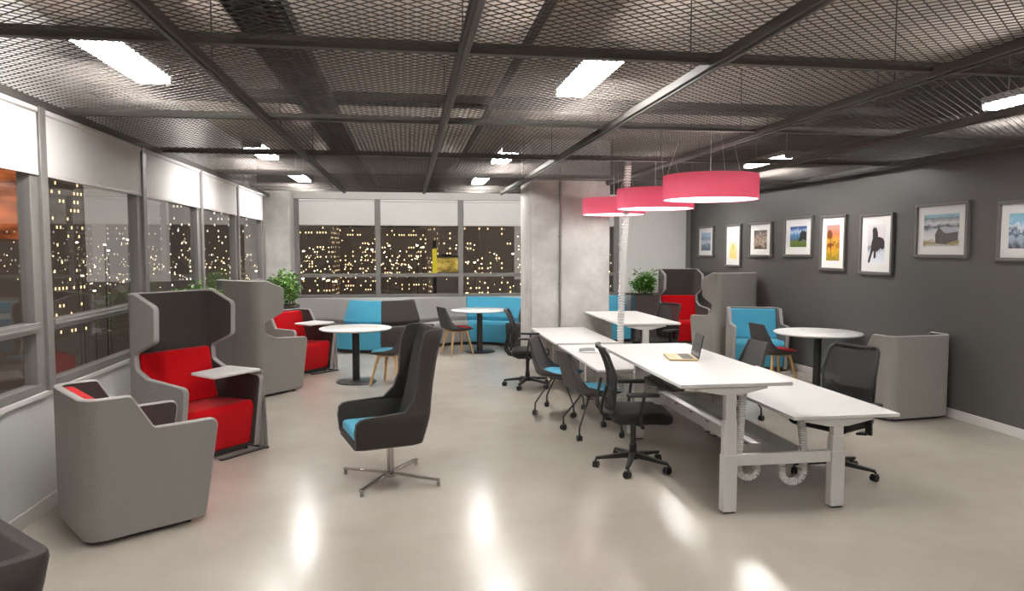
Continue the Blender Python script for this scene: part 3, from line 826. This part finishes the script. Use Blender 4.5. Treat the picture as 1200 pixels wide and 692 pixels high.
pendant(2.80, 7.86, 2.265, 'red drum pendant lamp, middle of the three')
pendant(2.86, 9.72, 2.29, 'red drum pendant lamp farthest from the camera, in front of the pillar')

# ------------------------------------------------------------------ plants
def plant(label, loc, w, d, h, crown, lm, rz=0, n=520, base='planter'):
    t = thing('planter_plant', label, 'plant', (loc[0], loc[1], 0), rz)
    p = MB(); 
    p.bb(-w / 2, w / 2, -d / 2, d / 2, .02, h - .05); e = .02
    for a in ((-w / 2, w / 2, -d / 2, -d / 2 + e), (-w / 2, w / 2, d / 2 - e, d / 2), (-w / 2, -w / 2 + e, -d / 2, d / 2), (w / 2 - e, w / 2, -d / 2, d / 2)): p.bb(*a, h - .05, h)
    p.bb(-w / 2 + .03, w / 2 - .03, -d / 2 + .03, d / 2 - .03, 0, .02)
    p.build('planter_box', base, t, bevel=.005)
    MB().bb(-w / 2 + e, w / 2 - e, -d / 2 + e, d / 2 - e, h - .05, h - .03).build('soil', 'soil', t)
    st = MB(); lf = MB(); tips = []
    for k in range(22):
        bx, by = random.uniform(-w / 2 + .06, w / 2 - .06), random.uniform(-d / 2 + .06, d / 2 - .06)
        lean = (random.uniform(-.10, .10) + bx * .25, random.uniform(-.10, .10) + by * .25); ht = crown * random.uniform(.45, 1.0)
        pts = [(bx, by, h - .04)]
        for s in (.35, .7, 1): pts.append((bx + lean[0] * s * s * 1.3, by + lean[1] * s * s * 1.3, h + ht * s * .95))
        st.tube(pts, .005, 5); tips.append(pts)
    for k in range(n):
        pts = random.choice(tips); s = random.uniform(.12, 1) ** .8; i = min(int(s * 3), 2); f = s * 3 - i
        a, b = Vector(pts[i]), Vector(pts[i + 1]); q = a + (b - a) * f
        az = random.uniform(0, 2 * pi); el = random.uniform(-.5, .9); ln = random.uniform(.055, .105); wd = ln * random.uniform(.36, .5)
        dr = Vector((cos(az) * cos(el), sin(az) * cos(el), sin(el))); sd = dr.cross(Vector((0, 0, 1))).normalized(); up = sd.cross(dr)
        o = q + dr * random.uniform(.01, .04)
        vs = [o, o + dr * ln * .35 + sd * wd * .5 + up * .008, o + dr * ln * .7 + sd * wd * .42 + up * .006, o + dr * ln - up * .012, o + dr * ln * .7 - sd * wd * .42 + up * .006, o + dr * ln * .35 - sd * wd * .5 + up * .008, o + dr * ln * .5 - up * .003]
        lf.add(vs, [(0, 1, 6), (1, 2, 6), (2, 3, 6), (3, 4, 6), (4, 5, 6), (5, 0, 6)])
    st.build('stem', 'stem', t); lf.build('foliage', lm, t)
    return t
plant('leafy green plant in a dark planter between the two tall left pod armchairs', (-2.16, 7.92), .42, .72, .92, .62, 'leaf', 0, 1000)
plant('bushy green plant in a planter in the far left corner', (-2.02, 12.05), .42, .55, .90, .60, 'leaf', 0, 900)
plant('bushy green plant in a dark glossy planter right of the pillar', (4.59, 13.42), .46, .30, .93, .52, 'leaf2', 0, 1000)

# ------------------------------------------------------------------ pictures
def ramp_print(name, stops, scale=(3, 3, 3), detail=6, mix=.45, horiz=True, rough=.6):
    """photographic print: vertical colour bands broken up by noise (generated coordinates)"""
    m, nt, out = base_mat(name)
    p = N(nt, 'ShaderNodeBsdfPrincipled', Roughness=.35); tc = N(nt, 'ShaderNodeTexCoord'); sx = N(nt, 'ShaderNodeSeparateXYZ')
    L(nt, tc.outputs['Generated'], sx.inputs[0])
    mp = N(nt, 'ShaderNodeMapping'); mp.inputs['Scale'].default_value = scale; L(nt, tc.outputs['Generated'], mp.inputs[0])
    no = N(nt, 'ShaderNodeTexNoise', Scale=1.0, Detail=float(detail), Roughness=rough); L(nt, mp.outputs[0], no.inputs['Vector'])
    a = N(nt, 'ShaderNodeMath', operation='MULTIPLY_ADD'); a.inputs[1].default_value = mix * 2; a.inputs[2].default_value = -mix
    L(nt, no.outputs[0], a.inputs[0])
    b = N(nt, 'ShaderNodeMath', operation='ADD'); L(nt, a.outputs[0], b.inputs[0]); L(nt, sx.outputs['Z'], b.inputs[1])
    r = N(nt, 'ShaderNodeValToRGB'); els = r.color_ramp.elements
    while len(els) < len(stops): els.new(.5)
    for e, (pos, c) in zip(els, stops): e.position = pos; e.color = rgb(*c)
    L(nt, b.outputs[0], r.inputs[0]); L(nt, r.outputs[0], p.inputs['Base Color']); L(nt, p.outputs[0], out.inputs[0]); return m
P1 = ramp_print('alpine print', [(.0, (60, 74, 88)), (.35, (104, 122, 140)), (.5, (206, 216, 226)), (.62, (70, 92, 118)), (.8, (150, 178, 204))], (4, 9, 7), 8, .5)
P2 = ramp_print('yellow plant print', [(.0, (226, 206, 120)), (.45, (232, 214, 140)), (.62, (236, 232, 214)), (1, (236, 236, 232))], (6, 22, 9), 5, .3)
P3 = ramp_print('stone print', [(.1, (96, 80, 70)), (.35, (196, 176, 156)), (.5, (60, 50, 50)), (.62, (206, 178, 150)), (.8, (88, 78, 86))], (4, 5, 5), 6, .9)
P4 = ramp_print('coast print', [(.0, (70, 96, 30)), (.28, (110, 120, 40)), (.36, (60, 96, 120)), (.6, (70, 130, 180)), (.75, (190, 210, 228)), (.9, (40, 84, 160))], (3, 5, 3), 5, .22)
P5 = ramp_print('autumn print', [(.05, (150, 130, 40)), (.3, (214, 160, 40)), (.45, (150, 84, 24)), (.58, (232, 176, 60)), (.72, (224, 120, 80)), (.9, (196, 150, 140))], (5, 7, 9), 6, .42)
P6 = ramp_print('snow field print', [(.0, (232, 236, 242)), (.30, (206, 212, 222)), (.42, (120, 132, 146)), (.5, (216, 208, 212)), (1, (226, 220, 224))], (3, 8, 5), 5, .12)
P7 = ramp_print('snowy barn print', [(.0, (200, 196, 190)), (.12, (150, 130, 60)), (.25, (226, 226, 224)), (.5, (200, 204, 210)), (.62, (70, 76, 88)), (.72, (214, 216, 218)), (.86, (120, 130, 140)), (.93, (150, 190, 206))], (2, 5, 9), 7, .16)
P8 = ramp_print('mountain print', [(.0, (70, 76, 84)), (.3, (176, 190, 204)), (.45, (60, 88, 122)), (.62, (226, 232, 238)), (.78, (150, 196, 220)), (.95, (130, 190, 210))], (4, 9, 6), 8, .42)
D6 = mat('dark bay horse', rgb(34, 24, 26), .6)
DT = mat('dark foliage', rgb(26, 34, 22), .6); DB = mat('barn boards', rgb(92, 84, 80), .6, var=.3, vscale=40); DR = mat('snowy roof', rgb(176, 180, 188), .6); DK = mat('dry stem brown', rgb(130, 72, 26), .6); DY = mat('pale stem', rgb(214, 190, 90), .6)
def picture(y0, y1, z0, z1, pr, label, mx, mz, shapes=()):
    w, h = y1 - y0, z1 - z0; yc, zc = (y0 + y1) / 2, (z0 + z1) / 2
    t = thing('picture_frame', label, 'picture', (XR, yc, zc), 0, 'framed pictures on the dark wall')
    f = MB(); b = .035; D = .042
    for a in ((-w / 2, w / 2, h / 2 - b, h / 2), (-w / 2, w / 2, -h / 2, -h / 2 + b), (-w / 2, -w / 2 + b, -h / 2 + b, h / 2 - b), (w / 2 - b, w / 2, -h / 2 + b, h / 2 - b)): f.bb(-D, 0, *a)
    f.build('frame', 'pframe', t, bevel=.004)
    MB().bb(-.022, -.004, -w / 2 + b, w / 2 - b, -h / 2 + b, h / 2 - b).build('mat_board', 'pmat', t)
    pw, ph = w / 2 - b - mx, h / 2 - b - mz
    p = MB().bb(-.0245, -.022, -pw, pw, -ph, ph).build('print', pr, t)
    for k, (nm, m, poly) in enumerate(shapes):     # image u (0 left .. 1 right as seen from the room), v up
        pl = [(pw - 2 * pw * u, -ph + 2 * ph * v) for u, v in poly]; d = -.0247 - .0006 * (k + 1)
        MB().prism(pl, lambda y, z: (d, y, z), lambda y, z: (-.0243, y, z)).build(nm, m, p)
picture(12.90, 13.62, 1.665, 2.26, P1, 'small framed picture of blue mountains, farthest along the dark wall', .11, .09)
picture(11.77, 12.38, 1.50, 2.255, P2, 'tall framed picture of a pale yellow plant', .13, .11, [('stem_silhouette', DY, [(.48, .05), (.53, .05), (.54, .62), (.50, .64)]), ('flower_head', DY, [(.40, .40), (.5, .34), (.62, .42), (.60, .55), (.5, .6), (.42, .54)])])
picture(10.71, 11.46, 1.685, 2.255, P3, 'framed picture in brown and grey stone tones', .125, .095)
picture(9.54, 10.32, 1.70, 2.295, P4, 'framed picture of a blue coast with a dark tree', .13, .11, [('tree_silhouette', DT, [(.50, .26), (.58, .42), (.62, .56), (.60, .64), (.68, .72), (.72, .84), (.80, .74), (.86, .82), (.94, .70), (1, .80), (1, .32), (.8, .38), (.66, .30)])])
picture(8.75, 9.34, 1.52, 2.275, P5, 'tall framed picture of orange autumn flowers', .11, .10, [('stem_silhouette', DK, [(.34, .1), (.38, .1), (.36, .7), (.30, .7)]), ('flower_head', DK, [(.06, .66), (.2, .6), (.42, .64), (.46, .76), (.34, .84), (.2, .88), (.08, .8)]), ('seed_head', DK, [(.1, .40), (.3, .36), (.5, .42), (.5, .48), (.28, .5), (.1, .46)])])
picture(7.82, 8.45, 1.495, 2.25, P6, 'tall framed picture of a dark horse running in snow', .12, .10, [('horse_silhouette', D6, [(.36, .95), (.42, .90), (.47, .95), (.54, .88), (.60, .78), (.62, .68), (.74, .68), (.92, .64), (1, .56), (1, .42), (.9, .36), (.78, .40), (.66, .35), (.58, .30), (.52, .33), (.50, .26), (.52, .18), (.44, .12), (.38, .15), (.38, .26), (.38, .34), (.3, .28), (.2, .12), (.14, .02), (.04, .02), (.06, .10), (.16, .26), (.22, .42), (.24, .54), (.30, .64), (.30, .76), (.28, .86)])])
picture(6.66, 7.44, 1.715, 2.315, P7, 'framed picture of a weathered barn in snow', .095, .09, [('barn', DB, [(.36, .10), (.34, .36), (.44, .60), (.60, .52), (.98, .44), (.98, .20), (.62, .06)]), ('barn_roof', DR, [(.46, .58), (.62, .62), (.92, .54), (1, .44), (.64, .40), (.56, .46)])])
picture(5.52, 6.285, 1.69, 2.275, P8, 'framed picture of snowy mountains at the right edge', .095, .09)

# ------------------------------------------------------------------ the night city
def m_windows(name, wall, litcol, dens, sx=1.6, sz=3.0, strength=2.5, seed=0.):
    m, nt, out = base_mat(name)
    tc = N(nt, 'ShaderNodeTexCoord'); s = N(nt, 'ShaderNodeSeparateXYZ'); L(nt, tc.outputs['Object'], s.inputs[0])
    h = N(nt, 'ShaderNodeMath', operation='ADD'); L(nt, s.outputs[0], h.inputs[0]); L(nt, s.outputs[1], h.inputs[1])
    def cell(sock, size):
        d = N(nt, 'ShaderNodeMath', operation='DIVIDE'); d.inputs[1].default_value = size; L(nt, sock, d.inputs[0])
        f = N(nt, 'ShaderNodeMath', operation='FLOOR'); L(nt, d.outputs[0], f.inputs[0])
        r = N(nt, 'ShaderNodeMath', operation='FRACT'); L(nt, d.outputs[0], r.inputs[0]); return f.outputs[0], r.outputs[0]
    fu, ru = cell(h.outputs[0], sx); fv, rv = cell(s.outputs[2], sz)
    c = N(nt, 'ShaderNodeCombineXYZ'); c.inputs[2].default_value = seed; L(nt, fu, c.inputs[0]); L(nt, fv, c.inputs[1])
    w = N(nt, 'ShaderNodeTexWhiteNoise'); L(nt, c.outputs[0], w.inputs['Vector'])
    lit = N(nt, 'ShaderNodeMath', operation='LESS_THAN'); lit.inputs[1].default_value = dens; L(nt, w.outputs['Value'], lit.inputs[0])
    def band(sock, lo, hi):
        a = N(nt, 'ShaderNodeMath', operation='GREATER_THAN'); a.inputs[1].default_value = lo; L(nt, sock, a.inputs[0])
        b = N(nt, 'ShaderNodeMath', operation='LESS_THAN'); b.inputs[1].default_value = hi; L(nt, sock, b.inputs[0])
        k = N(nt, 'ShaderNodeMath', operation='MULTIPLY'); L(nt, a.outputs[0], k.inputs[0]); L(nt, b.outputs[0], k.inputs[1]); return k.outputs[0]
    k1 = N(nt, 'ShaderNodeMath', operation='MULTIPLY'); L(nt, band(ru, .3, .68), k1.inputs[0]); L(nt, band(rv, .35, .68), k1.inputs[1])
    k2 = N(nt, 'ShaderNodeMath', operation='MULTIPLY'); L(nt, k1.outputs[0], k2.inputs[0]); L(nt, lit.outputs[0], k2.inputs[1])
    k3 = N(nt, 'ShaderNodeMath', operation='MULTIPLY'); k3.inputs[1].default_value = strength; L(nt, k2.outputs[0], k3.inputs[0])
    p = N(nt, 'ShaderNodeBsdfPrincipled', Roughness=.7); p.inputs['Base Color'].default_value = wall
    p.inputs['Emission Color'].default_value = litcol; L(nt, k3.outputs[0], p.inputs['Emission Strength'])
    L(nt, p.outputs[0], out.inputs[0]); return m
GZ = -24.0
warm = (1, .72, .36, 1); cool = (1, .93, .78, 1)
MW = [m_windows('tower windows a', rgb(150, 140, 132), warm, .22, 1.5, 2.6, 2.6, 1.), m_windows('tower windows b', rgb(140, 134, 130), cool, .24, 1.4, 2.5, 2.2, 2.), m_windows('tower windows c', rgb(160, 148, 138), warm, .17, 1.7, 2.8, 2.8, 3.)]
struct(MB().bb(-460, 460, -30, 620, GZ - .5, GZ).build('ground_outside', mat('city ground', rgb(110, 102, 96), .8)), 'dark city ground far below the windows', 'ground')
def tower(x, y, w, d, h, m, label, rz=0, group='tall buildings outside', top=4):
    t = thing('street_building', label, 'building', (x, y, GZ), rz, group)
    MB().bb(-w / 2, w / 2, -d / 2, d / 2, 0, h).build('facade', m, t)
    r = MB().bb(-w / 2 - .3, w / 2 + .3, -d / 2 - .3, d / 2 + .3, h, h + top / 4); r.bb(-w / 5, w / 5, -d / 5, d / 5, h + top / 4, h + top); r.build('roof_block', 'traydark', t)
    return t
TL = 'dark high-rise with scattered lit windows in the night city outside'
TW = ((-120, 230, 34, 30, 66), (-180, 300, 40, 36, 84), (-150, 190, 30, 26, 58), (-250, 400, 50, 40, 80), (-84, 330, 34, 30, 52), (-215, 235, 36, 30, 74), (-60, 410, 40, 30, 46), (120, 390, 40, 34, 62),
      (36, 420, 44, 34, 44), (-300, 310, 44, 40, 88), (170, 360, 44, 36, 58), (78, 330, 22, 20, 60), (-20, 470, 60, 40, 40), (-104, 172, 22, 20, 40), (-190, 160, 30, 26, 52))
for k, (x, y, w, d, h) in enumerate(TW):
    tower(x, y, w, d, h, MW[k % 3], TL, R((k * 37) % 30 - 15))
# special ones
def m_glow(name, col, s, sc):  # emission broken up by noise, standing in for light falling on facades
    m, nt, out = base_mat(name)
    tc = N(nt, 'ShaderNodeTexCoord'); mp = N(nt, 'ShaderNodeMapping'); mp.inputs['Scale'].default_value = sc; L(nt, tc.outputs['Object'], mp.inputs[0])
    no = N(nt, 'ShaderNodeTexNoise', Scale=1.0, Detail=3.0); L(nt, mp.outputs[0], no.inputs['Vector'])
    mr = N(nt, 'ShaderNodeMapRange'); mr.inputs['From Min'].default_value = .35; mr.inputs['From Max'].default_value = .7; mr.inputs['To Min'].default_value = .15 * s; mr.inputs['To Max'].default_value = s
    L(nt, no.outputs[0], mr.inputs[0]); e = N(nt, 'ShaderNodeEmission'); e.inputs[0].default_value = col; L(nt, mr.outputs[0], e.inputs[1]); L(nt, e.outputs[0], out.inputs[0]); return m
yel = m_glow('yellow wall with painted floodlight', (1, .70, .14, 1), .7, (.7, .7, 1.2))
tower(7.4, 140, 4.4, 5, 24.6, MW[1], 'low building floodlit by a painted yellow glow, seen through the middle far window', 0, None, .4)
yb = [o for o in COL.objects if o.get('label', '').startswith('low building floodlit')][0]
MB().bb(-2.25, 2.25, -2.6, -2.45, 21.6, 24.3).build('painted_floodlight', yel, yb)  # yellow floodlight put into the wall as emission
ch = thing('chimney', 'slim dark chimney with yellow light painted halfway up, beyond the middle far window', 'chimney', (2.2, 60, GZ))
MB().lathe([(.20, 0), (.16, 26.6)], 20).build('chimney_shaft', 'traydark', ch, 40)
MB().lathe([(.19, 23.7), (.18, 25.9)], 20).build('painted_light_band', emit('painted yellow light', (1, .8, .05, 1), .55), ch, 40)  # light on the shaft painted as an emissive band
org = m_glow('orange wall with painted light', (1, .26, .08, 1), .75, (.3, .3, .9))
tower(-32.0, 60, 6, 6, 33.5, MW[2], 'building with glowing orange light painted on its facade outside the nearest left window', R(8), None)
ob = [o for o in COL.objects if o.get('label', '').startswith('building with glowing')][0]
MB().bb(-3.1, 3.1, -3.15, -3.0, 26.6, 33.2).bb(3.0, 3.15, -3.1, 3.1, 26.6, 33.2).build('painted_facade_glow', org, ob)  # orange light on two facade sides painted as emission
# lamps of the city: far too many to count
cl = MB(); rnd = random.Random(3)
def octa(mb, c, r):
    x, y, z = c; mb.add([(x + r, y, z), (x - r, y, z), (x, y + r, z), (x, y - r, z), (x, y, z + r), (x, y, z - r)], [(0, 2, 4), (2, 1, 4), (1, 3, 4), (3, 0, 4), (2, 0, 5), (1, 2, 5), (3, 1, 5), (0, 3, 5)])
BLK = [(x, y, .75 * max(w, d) + 3) for x, y, w, d, h in TW] + [(7.6, 140, 7), (2.2, 60, 2), (-32.0, 60, 6)]
def free(x, y, m=0): return all(math.hypot(x - a, y - b) > r + m for a, b, r in BLK)
k = 0
while k < 850:
    a = rnd.uniform(-1.2, .62); d = 60 + 330 * rnd.random()
    x, y = d * sin(a), d * cos(a); el = rnd.gauss(-.02, .017)
    if not free(x, y): continue
    octa(cl, (x, y, max(1.8 + d * el, GZ + 1)), d * .0006 * rnd.uniform(.4, 1.3)); k += 1
o = cl.build('city_lights', emit('city light warm', (1, .74, .40, 1), 14)); o['kind'] = 'stuff'; o['label'] = 'countless warm lights of the night city outside'; o['category'] = 'city lights'
sl = None
k = 0
while k < 34:
    a = rnd.uniform(-.62, .2); d = 55 + 90 * rnd.random(); x, y = d * sin(a), d * cos(a); rr = d * .0019
    if not free(x, y, 1): continue
    k += 1; hh = 25.8 + d * rnd.uniform(-.05, .015)
    t = thing('street_lamp', 'bright white street lamp in the night city outside', 'street lamp', (x, y, GZ), 0, 'street lamps outside')
    MB().cyl((0, 0, 0), (0, 0, hh), .035, 6).build('lamp_post', 'traydark', t)
    MB().lathe([(rr * .3, hh - rr * .5), (rr, hh), (rr * .6, hh + rr * .45)], 10).build('lamp_head', emit('street lamp glow', (1, .86, .6, 1), 9) if sl is None else sl, t, 40)
    if sl is None: sl = bpy.data.materials['street lamp glow']

# ------------------------------------------------------------------ world, camera, output
W = bpy.data.worlds.new('World'); SC.world = W; W.use_nodes = True
nt = W.node_tree; bg = nt.nodes['Background']; bg.inputs[0].default_value = rgb(142, 134, 128); bg.inputs[1].default_value = 1.0
cd = bpy.data.cameras.new('camera'); cam = bpy.data.objects.new('camera', cd); COL.objects.link(cam)
cd.sensor_width = 36; cd.lens = 834.0 / 1200 * 36; cd.clip_end = 1000
cam.location = (0, 0, 1.8); cam.rotation_euler = (pi / 2 - .0638, 0, -.1449); SC.camera = cam
SC.view_settings.view_transform = 'Standard'; SC.view_settings.look = 'None'; SC.view_settings.exposure = 0.2; SC.view_settings.gamma = 1
SC.view_settings.use_curve_mapping = False
cy = SC.cycles
cy.max_bounces = 8; cy.diffuse_bounces = 4; cy.glossy_bounces = 4; cy.transparent_max_bounces = 12; cy.caustics_reflective = False; cy.caustics_refractive = False
cy.sample_clamp_indirect = 6
try: cy.use_denoising = True; cy.denoiser = 'OPENIMAGEDENOISE'
except Exception: pass
